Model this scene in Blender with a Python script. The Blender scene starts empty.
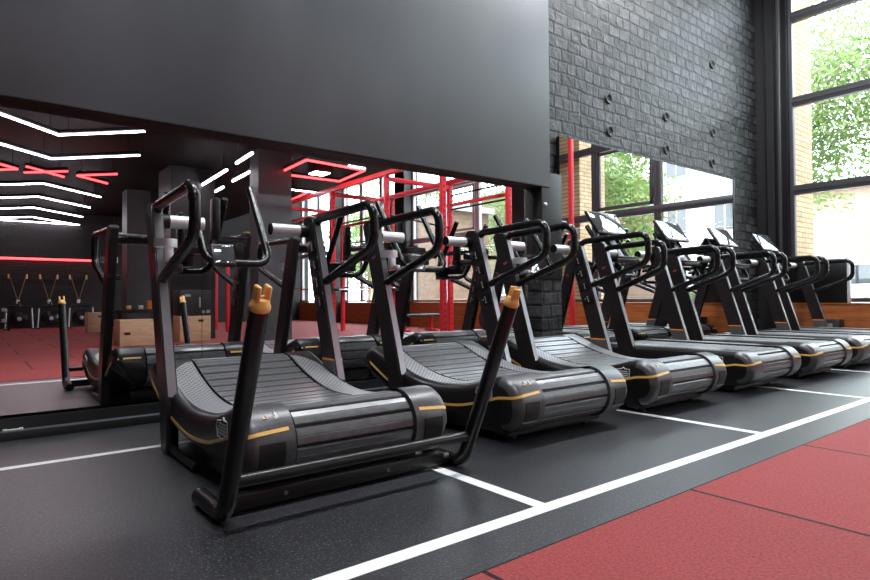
import bpy, bmesh, math, random
from mathutils import Vector, Matrix
random.seed(7)
R = math.radians
scene = bpy.context.scene
col = scene.collection

# ------------------------------------------------------------------ materials
def mat(name, color, rough=0.5, metal=0.0, emit=None, estr=0.0, spec=0.5, coat=0.0):
    m = bpy.data.materials.new(name); m.use_nodes = True
    b = m.node_tree.nodes['Principled BSDF']
    b.inputs['Base Color'].default_value = (*color, 1)
    b.inputs['Roughness'].default_value = rough
    b.inputs['Metallic'].default_value = metal
    b.inputs['Specular IOR Level'].default_value = spec
    b.inputs['Coat Weight'].default_value = coat
    if emit:
        b.inputs['Emission Color'].default_value = (*emit, 1)
        b.inputs['Emission Strength'].default_value = estr
    return m

def nodes(m):
    nt = m.node_tree
    return nt, nt.nodes['Principled BSDF'], (lambda t: nt.nodes.new(t)), nt.links.new

def noise_mat(name, c1, c2, scale, rough=0.5, rvar=0.0, bump=0.0, bdist=0.01, metal=0.0, detail=4, lo=0.35, hi=0.65, spec=0.5, stretch=(1, 1, 1)):
    m = mat(name, c1, rough, metal, spec=spec)
    nt, b, N, L = nodes(m)
    tc = N('ShaderNodeTexCoord'); mp = N('ShaderNodeMapping'); L(tc.outputs['Object'], mp.inputs['Vector'])
    mp.inputs['Scale'].default_value = stretch
    n = N('ShaderNodeTexNoise'); n.inputs['Scale'].default_value = scale; n.inputs['Detail'].default_value = detail
    L(mp.outputs['Vector'], n.inputs['Vector'])
    r = N('ShaderNodeValToRGB'); L(n.outputs['Fac'], r.inputs['Fac'])
    r.color_ramp.elements[0].position = lo; r.color_ramp.elements[0].color = (*c1, 1)
    r.color_ramp.elements[1].position = hi; r.color_ramp.elements[1].color = (*c2, 1)
    L(r.outputs['Color'], b.inputs['Base Color'])
    if rvar:
        mr = N('ShaderNodeMapRange'); L(n.outputs['Fac'], mr.inputs['Value'])
        mr.inputs['To Min'].default_value = rough - rvar; mr.inputs['To Max'].default_value = rough + rvar
        L(mr.outputs['Result'], b.inputs['Roughness'])
    if bump:
        bp = N('ShaderNodeBump'); bp.inputs['Strength'].default_value = bump; bp.inputs['Distance'].default_value = bdist
        L(n.outputs['Fac'], bp.inputs['Height']); L(bp.outputs['Normal'], b.inputs['Normal'])
    return m

def brick_mat(name, c1, c2, mortar, bw, rh, msize, axes='xz', rough=0.6, bump=0.6, bdist=0.02, distort=0.0, offset=0.5, origin=(0, 0), nscale=6.0, namt=0.5, squash=1.0, sqf=2, spec=0.5, smooth=0.1, nbump=0.3):
    m = mat(name, c1, rough, spec=spec)
    nt, b, N, L = nodes(m)
    tc = N('ShaderNodeTexCoord'); sp = N('ShaderNodeSeparateXYZ'); L(tc.outputs['Object'], sp.inputs[0])
    cb = N('ShaderNodeCombineXYZ')
    ax = {'x': 'X', 'y': 'Y', 'z': 'Z'}
    L(sp.outputs[ax[axes[0]]], cb.inputs['X']); L(sp.outputs[ax[axes[1]]], cb.inputs['Y'])
    mp = N('ShaderNodeMapping'); L(cb.outputs[0], mp.inputs['Vector'])
    mp.inputs['Location'].default_value = (-origin[0], -origin[1], 0)
    vec = mp.outputs['Vector']
    n = N('ShaderNodeTexNoise'); n.inputs['Scale'].default_value = nscale; n.inputs['Detail'].default_value = 5
    L(tc.outputs['Object'], n.inputs['Vector'])
    if distort:
        dn = N('ShaderNodeTexNoise'); dn.inputs['Scale'].default_value = 3.2; dn.inputs['Detail'].default_value = 3
        L(tc.outputs['Object'], dn.inputs['Vector'])
        s1 = N('ShaderNodeVectorMath'); s1.operation = 'SUBTRACT'; L(dn.outputs['Color'], s1.inputs[0]); s1.inputs[1].default_value = (.5, .5, .5)
        s2 = N('ShaderNodeVectorMath'); s2.operation = 'SCALE'; L(s1.outputs[0], s2.inputs[0]); s2.inputs['Scale'].default_value = distort
        ad = N('ShaderNodeVectorMath'); L(vec, ad.inputs[0]); L(s2.outputs[0], ad.inputs[1]); vec = ad.outputs[0]
    br = N('ShaderNodeTexBrick'); L(vec, br.inputs['Vector'])
    br.offset = offset; br.squash = squash; br.squash_frequency = sqf
    br.inputs['Color1'].default_value = (*c1, 1); br.inputs['Color2'].default_value = (*c2, 1); br.inputs['Mortar'].default_value = (*mortar, 1)
    br.inputs['Scale'].default_value = 1; br.inputs['Mortar Size'].default_value = msize; br.inputs['Mortar Smooth'].default_value = smooth
    br.inputs['Brick Width'].default_value = bw; br.inputs['Row Height'].default_value = rh; br.inputs['Bias'].default_value = 0
    mx = N('ShaderNodeMix'); mx.data_type = 'RGBA'; mx.blend_type = 'MULTIPLY'; mx.inputs['Factor'].default_value = namt
    rr = N('ShaderNodeValToRGB'); L(n.outputs['Fac'], rr.inputs['Fac']); rr.color_ramp.elements[0].position = .3; rr.color_ramp.elements[1].position = .65
    rr.color_ramp.elements[0].color = (.35, .35, .35, 1)
    L(br.outputs['Color'], mx.inputs['A']); L(rr.outputs['Color'], mx.inputs['B'])
    L(mx.outputs['Result'], b.inputs['Base Color'])
    inv = N('ShaderNodeMath'); inv.operation = 'SUBTRACT'; inv.inputs[0].default_value = 1; L(br.outputs['Fac'], inv.inputs[1])
    ml = N('ShaderNodeMath'); ml.operation = 'MULTIPLY_ADD'; L(n.outputs['Fac'], ml.inputs[0]); ml.inputs[1].default_value = nbump; L(inv.outputs[0], ml.inputs[2])
    bp = N('ShaderNodeBump'); bp.inputs['Strength'].default_value = bump; bp.inputs['Distance'].default_value = bdist
    L(ml.outputs[0], bp.inputs['Height']); L(bp.outputs['Normal'], b.inputs['Normal'])
    return m

def speckle_mat(name, base, speck, scale, amount, rough, bump=0.3, spec=0.5, big=None):
    m = mat(name, base, rough, spec=spec)
    nt, b, N, L = nodes(m)
    tc = N('ShaderNodeTexCoord')
    n = N('ShaderNodeTexNoise'); n.inputs['Scale'].default_value = scale; n.inputs['Detail'].default_value = 2; n.inputs['Roughness'].default_value = .7
    L(tc.outputs['Object'], n.inputs['Vector'])
    r = N('ShaderNodeValToRGB'); L(n.outputs['Fac'], r.inputs['Fac'])
    r.color_ramp.elements[0].position = amount; r.color_ramp.elements[0].color = (*base, 1)
    r.color_ramp.elements[1].position = amount + .12; r.color_ramp.elements[1].color = (*speck, 1)
    n2 = N('ShaderNodeTexNoise'); n2.inputs['Scale'].default_value = 2.2; n2.inputs['Detail'].default_value = 4; L(tc.outputs['Object'], n2.inputs['Vector'])
    mr = N('ShaderNodeMapRange'); L(n2.outputs['Fac'], mr.inputs['Value']); mr.inputs['From Min'].default_value = .3; mr.inputs['From Max'].default_value = .7
    mr.inputs['To Min'].default_value = .8; mr.inputs['To Max'].default_value = 1.15
    mx = N('ShaderNodeVectorMath'); mx.operation = 'SCALE'; L(r.outputs['Color'], mx.inputs[0]); L(mr.outputs['Result'], mx.inputs['Scale'])
    L(mx.outputs[0], b.inputs['Base Color'])
    bp = N('ShaderNodeBump'); bp.inputs['Strength'].default_value = bump; bp.inputs['Distance'].default_value = .004
    L(n.outputs['Fac'], bp.inputs['Height']); L(bp.outputs['Normal'], b.inputs['Normal'])
    return m

def dots_mat(name, c1, c2, pitch, rough, metal=0.0):
    m = mat(name, c1, rough, metal)
    nt, b, N, L = nodes(m)
    tc = N('ShaderNodeTexCoord'); mp = N('ShaderNodeMapping'); L(tc.outputs['Object'], mp.inputs['Vector'])
    mp.inputs['Rotation'].default_value = (0, 0, R(45)); mp.inputs['Scale'].default_value = (1 / pitch,) * 3
    sp = N('ShaderNodeSeparateXYZ'); L(mp.outputs['Vector'], sp.inputs[0])
    outs = []
    for a in 'XY':
        s = N('ShaderNodeMath'); s.operation = 'SINE'; q = N('ShaderNodeMath'); q.operation = 'MULTIPLY'; q.inputs[1].default_value = 6.2832
        L(sp.outputs[a], q.inputs[0]); L(q.outputs[0], s.inputs[0]); outs.append(s.outputs[0])
    a = N('ShaderNodeMath'); a.operation = 'ADD'; L(outs[0], a.inputs[0]); L(outs[1], a.inputs[1])
    mr = N('ShaderNodeMapRange'); L(a.outputs[0], mr.inputs['Value']); mr.inputs['From Min'].default_value = .4; mr.inputs['From Max'].default_value = 1.2
    mx = N('ShaderNodeMix'); mx.data_type = 'RGBA'; L(mr.outputs['Result'], mx.inputs['Factor']); mx.inputs['A'].default_value = (*c1, 1); mx.inputs['B'].default_value = (*c2, 1)
    L(mx.outputs['Result'], b.inputs['Base Color'])
    bp = N('ShaderNodeBump'); bp.inputs['Strength'].default_value = .6; bp.inputs['Distance'].default_value = .003; bp.invert = True
    L(mr.outputs['Result'], bp.inputs['Height']); L(bp.outputs['Normal'], b.inputs['Normal'])
    return m

M = {}
M['floor'] = speckle_mat('black_rubber', (.011, .011, .0135), (.20, .20, .23), 120, .58, .36, .5, spec=.8)
M['red_floor'] = brick_mat('red_rubber', (.36, .050, .050), (.32, .045, .046), (.012, .003, .003), 1.171, 1.171, .009, 'xy', .75, .8, .006, 0, .5, (2.36, 1.29), 110, .75, smooth=0, nbump=.4, spec=.3)
M['white_paint'] = noise_mat('white_paint', (.78, .78, .78), (.86, .86, .86), 40, .5)
M['panel'] = noise_mat('grey_plaster', (.042, .047, .054), (.060, .066, .075), 1.3, .42, .08, stretch=(1, 1, .35))
M['soffit'] = noise_mat('dark_board', (.004, .004, .0045), (.006, .006, .0065), 3, .6, spec=.2)
M['black_brick'] = brick_mat('black_brick', (.013, .013, .015), (.062, .062, .067), (.0008, .0008, .0008), .225, .138, .016, 'xz', .46, 1.0, .05, .055, .5, (.1, .04), 9, .75, squash=.7, sqf=3, smooth=.3, nbump=.45, spec=.4)
M['rear_brick'] = brick_mat('dark_wall_brick', (.007, .0065, .007), (.011, .010, .0105), (.003, .003, .003), .26, .09, .01, 'xz', .55, .6, .01, 0, .5, (0, 0), 8, .4)
M['yellow_brick'] = brick_mat('yellow_brick', (.46, .32, .18), (.58, .42, .25), (.28, .18, .10), .26, .085, .010, 'xz', .8, .5, .008, 0, .5, (0, 0), 6, .3)
M['brown_brick'] = brick_mat('brown_brick', (.13, .075, .045), (.19, .115, .07), (.13, .10, .08), .26, .085, .010, 'yz', .8, .5, .008, 0, .5, (0, 0), 6, .4)
M['brown_pier'] = brick_mat('brown_pier_brick', (.13, .075, .045), (.19, .115, .07), (.13, .10, .08), .26, .085, .010, 'xz', .8, .5, .008, 0, .5, (0, 0), 6, .4)
M['pink_brick'] = brick_mat('pale_red_brick', (.26, .135, .095), (.30, .165, .12), (.26, .18, .14), .26, .085, .010, 'yz', .8, .4, .008, 0, .5, (0, 0), 6, .3)
M['black_metal'] = mat('black_powder_coat', (.006, .0056, .006), .30, spec=.4)
M['gloss_black'] = mat('gloss_black_tube', (.006, .006, .0065), .24, spec=.4)
M['post_metal'] = noise_mat('dark_anodised', (.014, .011, .012), (.020, .016, .0175), 30, .30, .04, spec=.35)
M['body_plastic'] = noise_mat('dark_body_plastic', (.009, .008, .0088), (.013, .0115, .0125), 60, .33, .04, spec=.4)
M['cap_plastic'] = noise_mat('grey_cap_plastic', (.085, .083, .087), (.105, .103, .107), 60, .34, .04, metal=.35)
M['slat'] = noise_mat('belt_slat', (.07, .07, .074), (.11, .11, .116), 24, .31, .06, spec=.8, bump=.15, bdist=.002, stretch=(1, 8, 1))
M['footrail'] = dots_mat('perforated_rail', (.30, .30, .31), (.06, .06, .065), .021, .38, .3)
M['recess'] = mat('black_recess', (.004, .004, .004), .5)
M['yellow'] = mat('yellow_stripe', (.88, .51, .14), .4)
M['hook'] = mat('amber_plastic', (.80, .44, .13), .38)
M['silver'] = mat('brushed_silver', (.60, .60, .62), .38, .6)
M['post_rear'] = mat('satin_grey_metal', (.22, .215, .225), .30, .75)
M['red_print'] = mat('red_print', (.30, .05, .06), .5)
M['chrome'] = mat('chrome', (.75, .75, .76), .12, 1)
M['white_print'] = mat('white_print', (.55, .55, .55), .5)
M['grey_print'] = mat('grey_print', (.30, .30, .31), .5)
M['orange'] = mat('orange_line', (.75, .22, .03), .45)
M['sleeve'] = mat('grey_sleeve', (.06, .06, .063), .4)
M['screen'] = mat('screen_glass', (.50, .52, .54), .06, .9)
M['red_metal'] = mat('red_powder_coat', (.62, .022, .035), .35)
M['wood'] = noise_mat('orange_wood', (.30, .080, .020), (.46, .15, .042), 5, .38, .06, detail=6, stretch=(6, .45, 6))
M['ply'] = noise_mat('birch_ply', (.52, .33, .19), (.62, .42, .26), 6, .55, stretch=(1, 1, 5))
M['frame_grey'] = mat('window_frame_grey', (.065, .064, .070), .34, .2)
M['frame_pale'] = mat('pale_window_frame', (.50, .46, .46), .4)
M['frame_dark'] = mat('window_post_dark', (.010, .010, .012), .30, .2)
M['wall_dark'] = noise_mat('black_wall', (.006, .006, .0065), (.009, .009, .0095), 4, .5)
M['column_grey'] = noise_mat('slate_column', (.045, .05, .055), (.06, .066, .072), 3, .5, bump=.1)
M['ceiling'] = noise_mat('black_ceiling', (.004, .004, .0044), (.006, .006, .0064), 3, .7, spec=.15)
M['led_white'] = mat('led_white', (.9, .9, .9), .4, emit=(1, .93, 1), estr=22)
M['led_red'] = mat('led_red', (.8, .05, .05), .4, emit=(1, .035, .04), estr=7)
M['leaf'] = noise_mat('leaf_green', (.085, .135, .035), (.15, .21, .065), 1.2, .55)
M['dark_leaf'] = noise_mat('leaf_deep_green', (.04, .07, .025), (.075, .115, .04), 1.2, .55)
for k in ('leaf', 'dark_leaf'):
    nt, b, N, L = nodes(M[k])
    tr = N('ShaderNodeBsdfTranslucent'); tr.inputs['Color'].default_value = (.18, .27, .07, 1)
    ms = N('ShaderNodeMixShader'); ms.inputs[0].default_value = .4
    L(b.outputs[0], ms.inputs[1]); L(tr.outputs[0], ms.inputs[2]); L(ms.outputs[0], nt.nodes['Material Output'].inputs['Surface'])
M['bark'] = noise_mat('bark', (.16, .11, .075), (.28, .21, .15), 8, .8, bump=.5, stretch=(3, 3, .6))
M['ground'] = noise_mat('pavement', (.30, .29, .28), (.38, .37, .35), 2, .8)
M['render_wall'] = noise_mat('pale_render', (.50, .48, .46), (.58, .56, .54), 2, .8)
M['white_paint_car'] = mat('white_car_paint', (.80, .80, .80), .25, coat=.6)
M['tyre'] = mat('tyre_rubber', (.02, .02, .02), .7)
M['dark_glass'] = mat('dark_glass', (.03, .035, .04), .08, spec=.8)
M['roof_tile'] = mat('grey_roof', (.25, .24, .24), .7)
M['black_foam'] = noise_mat('black_foam', (.014, .014, .015), (.02, .02, .021), 10, .55)
M['label_white'] = mat('white_label', (.7, .68, .66), .5)
M['strap'] = mat('brown_strap', (.22, .12, .05), .7)
M['board_edge'] = mat('pale_board_edge', (.55, .58, .58), .45)
# mirror
mm = bpy.data.materials.new('mirror_glass'); mm.use_nodes = True
nt = mm.node_tree; nt.nodes.clear()
g = nt.nodes.new('ShaderNodeBsdfGlossy'); g.inputs['Roughness'].default_value = 0; g.inputs['Color'].default_value = (.86, .86, .87, 1)
o = nt.nodes.new('ShaderNodeOutputMaterial'); nt.links.new(g.outputs[0], o.inputs['Surface']); M['mirror'] = mm
# window glass: clear sheet with a fresnel sheen
gm = bpy.data.materials.new('window_glass'); gm.use_nodes = True
nt = gm.node_tree; nt.nodes.clear()
t = nt.nodes.new('ShaderNodeBsdfTransparent'); t.inputs['Color'].default_value = (.95, .97, .96, 1)
g = nt.nodes.new('ShaderNodeBsdfGlossy'); g.inputs['Roughness'].default_value = .01
lf = nt.nodes.new('ShaderNodeLayerWeight'); lf.inputs['Blend'].default_value = .5
lp_ = nt.nodes.new('ShaderNodeMath'); lp_.operation = 'POWER'; lp_.inputs[1].default_value = 5; nt.links.new(lf.outputs['Facing'], lp_.inputs[0])
lw = nt.nodes.new('ShaderNodeMath'); lw.operation = 'MULTIPLY_ADD'; lw.inputs[1].default_value = .5; lw.inputs[2].default_value = .03; nt.links.new(lp_.outputs[0], lw.inputs[0])
mx = nt.nodes.new('ShaderNodeMixShader'); o = nt.nodes.new('ShaderNodeOutputMaterial')
nt.links.new(lw.outputs[0], mx.inputs[0]); nt.links.new(t.outputs[0], mx.inputs[1]); nt.links.new(g.outputs[0], mx.inputs[2]); nt.links.new(mx.outputs[0], o.inputs['Surface'])
M['glass'] = gm

# ------------------------------------------------------------------ mesh builder
class MB:
    def __init__(s): s.v = []; s.f = []
    def add(s, vs, fs):
        o = len(s.v); s.v += [tuple(v) for v in vs]; s.f += [tuple(i + o for i in f) for f in fs]; return s
    def box(s, c, d, rot=None, bev=0.0, seg=2):
        bm = bmesh.new(); bmesh.ops.create_cube(bm, size=1)
        for v in bm.verts: v.co = Vector((v.co.x * d[0], v.co.y * d[1], v.co.z * d[2]))
        if bev: bmesh.ops.bevel(bm, geom=list(bm.edges), offset=min(bev, .49 * min(d)), segments=seg, affect='EDGES', profile=.5)
        T = Matrix.Translation(Vector(c)) @ (rot.to_4x4() if rot else Matrix.Identity(4))
        bm.verts.index_update()
        s.add([T @ v.co for v in bm.verts], [[v.index for v in f.verts] for f in bm.faces]); bm.free(); return s
    def bx(s, x0, x1, y0, y1, z0, z1, bev=0.0):
        return s.box(((x0 + x1) / 2, (y0 + y1) / 2, (z0 + z1) / 2), (abs(x1 - x0), abs(y1 - y0), abs(z1 - z0)), None, bev)
    def prism(s, poly, x0, x1, axis='x'):
        # poly of (a,b); x-axis extrude: (x,a,b); z: (a,b,x); y: (a,x,b)
        mk = {'x': lambda p, t: (t, p[0], p[1]), 'z': lambda p, t: (p[0], p[1], t), 'y': lambda p, t: (p[0], t, p[1])}[axis]
        n = len(poly)
        vs = [mk(p, x0) for p in poly] + [mk(p, x1) for p in poly]
        fs = [list(range(n))[::-1], list(range(n, 2 * n))] + [[i, (i + 1) % n, n + (i + 1) % n, n + i] for i in range(n)]
        return s.add(vs, fs)
    def tube(s, pts, r, n=14, fillet=0.0, closed=False, caps=True, fseg=7, r2=None):
        pts = [Vector(p) for p in pts]
        if fillet:
            out = []
            m = len(pts)
            for i, p in enumerate(pts):
                if not closed and i in (0, m - 1): out.append(p); continue
                a = pts[i - 1] - p; b = pts[(i + 1) % m] - p
                la, lb = a.length, b.length
                ang = a.angle(b)
                if ang > 3.1: out.append(p); continue
                fr = fillet[i] if isinstance(fillet, (list, tuple)) else fillet
                d = min(fr / math.tan(ang / 2), .48 * la, .48 * lb); rr = d * math.tan(ang / 2)
                a.normalize(); b.normalize()
                ctr = p + (a + b).normalized() * (rr / math.sin(ang / 2))
                s0 = p + a * d - ctr; s1 = p + b * d - ctr
                tot = s0.angle(s1); ax = s0.cross(s1).normalized()
                for k in range(fseg + 1):
                    out.append(ctr + Matrix.Rotation(tot * k / fseg, 3, ax) @ s0)
            pts = out
        m = len(pts)
        tan = []
        for i in range(m):
            if closed: t = pts[(i + 1) % m] - pts[i - 1]
            else: t = pts[min(i + 1, m - 1)] - pts[max(i - 1, 0)]
            tan.append(t.normalized())
        u = tan[0].orthogonal().normalized()
        rings = []
        for i in range(m):
            if i: 
                ax = tan[i - 1].cross(tan[i])
                if ax.length > 1e-8: u = Matrix.Rotation(tan[i - 1].angle(tan[i]), 3, ax.normalized()) @ u
            w = tan[i].cross(u)
            rr = r if r2 is None else r + (r2 - r) * i / (m - 1)
            rings.append([pts[i] + (u * math.cos(2 * math.pi * k / n) + w * math.sin(2 * math.pi * k / n)) * rr for k in range(n)])
        vs = [v for q in rings for v in q]; fs = []
        for i in range(m if closed else m - 1):
            j = (i + 1) % m
            for k in range(n): fs.append([i * n + k, i * n + (k + 1) % n, j * n + (k + 1) % n, j * n + k])
        if caps and not closed:
            fs.append(list(range(n))[::-1]); fs.append([(m - 1) * n + k for k in range(n)])
        return s.add(vs, fs)
    def grid(s, rows, closed_u=False):
        n = len(rows[0]); vs = [p for q in rows for p in q]; fs = []
        for i in range(len(rows) - 1):
            for k in range(n if closed_u else n - 1):
                fs.append([i * n + k, i * n + (k + 1) % n, (i + 1) * n + (k + 1) % n, (i + 1) * n + k])
        return s.add(vs, fs)
    def lathe(s, prof, c, n=20, axis='z'):
        rows = []
        for r, h in prof:
            q = []
            for k in range(n):
                a = 2 * math.pi * k / n; x, y = r * math.cos(a), r * math.sin(a)
                p = {'z': (x, y, h), 'x': (h, x, y), 'y': (x, h, y)}[axis]
                q.append((c[0] + p[0], c[1] + p[1], c[2] + p[2]))
            rows.append(q)
        return s.grid(rows, True)
    def build(s, name, m, parent=None, angle=35):
        me = bpy.data.meshes.new(name); me.from_pydata(s.v, [], s.f)
        bm = bmesh.new(); bm.from_mesh(me); bmesh.ops.recalc_face_normals(bm, faces=bm.faces); bm.to_mesh(me); bm.free()
        me.materials.append(m if not isinstance(m, str) else M[m])
        me.polygons.foreach_set('use_smooth', [True] * len(me.polygons)); me.set_sharp_from_angle(angle=R(angle)); me.update()
        ob = bpy.data.objects.new(name, me); col.objects.link(ob)
        if parent: ob.parent = parent
        return ob

def tag(o, label=None, cat=None, group=None, kind=None):
    if label: o['label'] = label
    if cat: o['category'] = cat
    if group: o['group'] = group
    if kind: o['kind'] = kind
    return o
def thing(name, label, cat, loc=(0, 0, 0), rz=0, group=None):
    o = bpy.data.objects.new(name, None); col.objects.link(o); o.location = loc; o.rotation_euler = (0, 0, rz); o.empty_display_size = .1
    return tag(o, label, cat, group)
def struct(name, mb, m, label=None, parent=None, angle=35):
    o = mb.build(name, m, parent, angle)
    o['kind'] = 'structure'
    if label: o['label'] = label
    return o
def copy_tree(o, parent=None):
    c = o.copy(); col.objects.link(c)
    if parent: c.parent = parent
    for ch in list(o.children): copy_tree(ch, c)
    return c
def lerp(a, b, t): return a + (b - a) * t
def spline(P):
    # monotone-ish cubic through (t, v)
    xs = [p[0] for p in P]; ys = [p[1] for p in P]; n = len(P)
    ms = [0] * n
    for i in range(n):
        if i == 0: ms[i] = (ys[1] - ys[0]) / (xs[1] - xs[0])
        elif i == n - 1: ms[i] = (ys[-1] - ys[-2]) / (xs[-1] - xs[-2])
        else: ms[i] = (ys[i + 1] - ys[i - 1]) / (xs[i + 1] - xs[i - 1])
    def f(x):
        if x <= xs[0]: return ys[0] + ms[0] * (x - xs[0])
        if x >= xs[-1]: return ys[-1] + ms[-1] * (x - xs[-1])
        i = max(k for k in range(n - 1) if xs[k] <= x); h = xs[i + 1] - xs[i]; t = (x - xs[i]) / h
        return (2*t**3 - 3*t**2 + 1) * ys[i] + (t**3 - 2*t**2 + t) * h * ms[i] + (-2*t**3 + 3*t**2) * ys[i + 1] + (t**3 - t**2) * h * ms[i + 1]
    return f

# ------------------------------------------------------------------ treadmill (local y = world Y - 3)
def config(flat):
    global RA, RZ, RR, FA, FZ, FR, CAPR, zbelt, ztop, zbot, zyel, capsec, FLAT
    FLAT = flat
    if flat:
        RA, RZ, RR, FA, FZ, FR, CAPR = -.66, .212, .128, .66, .212, .128, .142
        zbelt = lambda y: RZ + RR
        ztop = lambda y: RZ + CAPR - .004
        zbot = spline([(RA, RZ - CAPR), (-.4, .05), (-.1, .03), (.3, .04), (.5, .055), (FA, FZ - CAPR)])
        zyel = spline([(RA, .245), (-.45, .205), (-.3, .185), (-.04, .180), (.17, .185), (.40, .20), (.6, .22), (.79, .235)])
    else:
        RA, RZ, RR, FA, FZ, FR, CAPR = -.635, .213, .142, .66, .300, .150, .156     # rear drum axis y, z, radius; front drum; cover radius
        curved()
    capsec = [(XI, CAPR), (.36, CAPR), (XO - RC, CAPR)] + [(XO - RC + RC * math.sin(math.pi / 2 * k / 6), CAPR - RC * (1 - math.cos(math.pi / 2 * k / 6))) for k in range(1, 7)] 
def curved():
    global zbelt, ztop, zbot, zyel
    zbelt = spline([(-.615, .3545), (-.56, .350), (-.48, .333), (-.38, .306), (-.28, .286), (-.04, .279), (.10, .290), (.26, .319), (.39, .358), (.50, .400), (.595, .441)])
    ztop = spline([(RA, RZ + CAPR), (-.57, .360), (-.48, .333), (-.38, .306), (-.28, .288), (-.04, .275), (.17, .298), (.42, .370), (.56, .425), (FA, FZ + CAPR)])
    zbot = spline([(RA, RZ - CAPR), (-.4, .05), (-.1, .03), (.3, .045), (.5, .09), (FA, FZ - CAPR)])
    zyel = spline([(RA, .255), (-.45, .205), (-.3, .172), (-.04, .157), (.17, .180), (.40, .228), (.6, .312), (.72, .372), (.79, .41)])
XI, XO, RC = .300, .505, .050

def section(zt, zb, zy, cut):
    """right-hand side section (x, z) from inner top, round the outside, to inner bottom"""
    pts = [(XI, zt), (.36, zt), (XO - RC, zt)]
    for k in range(1, 7):
        a = math.pi / 2 * k / 6
        pts.append((XO - RC + RC * math.sin(a), zt - RC * (1 - math.cos(a))))
    zm = max(zb + .03, min(zt - RC - .004, zy))
    pts.append((XO, zm))
    xb = XO - cut
    for k in range(7):
        a = math.pi / 2 * k / 6
        t = min(1, .75 + .25 * k / 6)
        pts.append((lerp(XO, xb, math.sin(a) ** 1.5), lerp(zm - .006, zb, (1 - math.cos(a)) * .55 + .45 * k / 6)))
    pts += [(xb - .02, zb), (XI, zb)]
    return pts

def cap_r(x):
    x = abs(x)
    if x <= XO - RC: return CAPR
    d = min(1, (x - XO + RC) / RC)
    return CAPR - RC * (1 - math.sqrt(max(0, 1 - d * d)))

def side_panel(sx):
    mb = MB(); rows = []
    for i in range(33):
        y = lerp(RA, FA, i / 32)
        rows.append([(sx * x, y, z) for x, z in section(ztop(y), zbot(y), zyel(y) - .012, lerp(.035, .15, max(0, min(1, (y + .3) / .8))))])
    mb.grid(rows)
    return mb
def cap(sx, ay, az, d):
    """half round end cover about the drum axis; d=-1 rear, +1 front"""
    mb = MB(); rows = []
    for i in range(31):
        a = math.pi / 2 + math.pi * i / 30
        q = []
        for x, r in capsec:
            z = az + r * math.sin(a); zy = zyel(ay + d * .08) - .012
            if d > 0 and z < zy: x = x - (x - XI) * .75 * min(1, (zy - z) / (zy - az + CAPR))
            if d < 0 and z < az: x = x - max(0, x - XI) * .17 * min(1, (az - z) / CAPR)
            q.append((sx * x, ay - d * r * math.cos(a), z))
        rows.append(q)
    mb.grid(rows)
    # inner disc
    m_ = len(capsec) - 1
    global LAST_DISC
    LAST_DISC = MB().add([(sx * XO, ay, az)] + [rows[i][m_] for i in range(31)], [[0, i, i + 1] for i in range(1, 31)])
    mb.add([(sx * XI, ay, az)] + [rows[i][0] for i in range(31)], [[0, i, i + 1] for i in range(1, 31)])
    return mb
def patch(sx, ay, az, d, x0, x1, a0, a1, off, th=0.0, n=10):
    """patch that follows the cap; a measured from up (0) over the end (90) to down (180)"""
    mb = MB(); rows = []; rows2 = []
    for i in range(n + 1):
        a = R(lerp(a0, a1, i / n)); q = []; q2 = []
        for k in range(4):
            x = lerp(x0, x1, k / 3); r = cap_r(x)
            q.append((sx * x, ay + d * (r + off) * math.sin(a), az + (r + off) * math.cos(a)))
            q2.append((sx * x, ay + d * (r - .004) * math.sin(a), az + (r - .004) * math.cos(a)))
        rows.append(q); rows2.append(q2)
    mb.grid(rows)
    # skirt
    edge = lambda rw: rw[0] + [r[-1] for r in rw[1:]] + rw[-1][::-1][1:] + [r[0] for r in rw[::-1][1:-1]]
    e1, e2 = edge(rows), edge(rows2); m = len(e1)
    mb.add(e1 + e2, [[i, (i + 1) % m, m + (i + 1) % m, m + i] for i in range(m)])
    return mb
def ribbon(pts, nrm, up, w, th):
    """thin strip along pts, width w along up, standing th off the surface"""
    rows = []
    for p, n, u in zip(pts, nrm, up):
        p, n, u = Vector(p), Vector(n).normalized(), Vector(u).normalized()
        rows.append([p - u * w / 2 - n * .004, p - u * w / 2 + n * th, p + u * w / 2 + n * th, p + u * w / 2 - n * .004])
    mb = MB().grid(rows)
    mb.add(rows[0] + rows[-1], [[0, 1, 2, 3], [4, 5, 6, 7]])
    return mb
def stripe(sx):
    pts, nr, up = [], [], []
    path = [(lerp(.325, XO - RC, k / 5), CAPR, 0) for k in range(6)]
    path += [(XO - RC + RC * math.sin(R(p)), CAPR - RC * (1 - math.cos(R(p))), R(p)) for p in range(10, 91, 10)]
    for k, (x, r, ph) in enumerate(path):       # across the rear cover
        z = lerp(.287, .263, k / len(path)) - (.02 if FLAT else 0) - RZ
        a = math.asin(max(-1, min(1, z / r)))
        pts.append((sx * x, RA - r * math.cos(a), RZ + z)); nr.append((sx * math.sin(ph), -math.cos(a) * math.cos(ph), math.sin(a) * math.cos(ph))); up.append((0, math.sin(a) * math.cos(ph), 1 if ph > 1.2 else math.cos(a)))
    for k in range(30):
        y = lerp(RA, FA + .085, k / 29)
        x = XO
        if y > FA:
            x = XO - .004
        pts.append((sx * x, y, zyel(y))); nr.append((sx, 0, 0))
        d = zyel(y + .01) - zyel(y - .01); up.append((0, -d, .02))
    return ribbon(pts, nr, up, .015, .0025)

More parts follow.
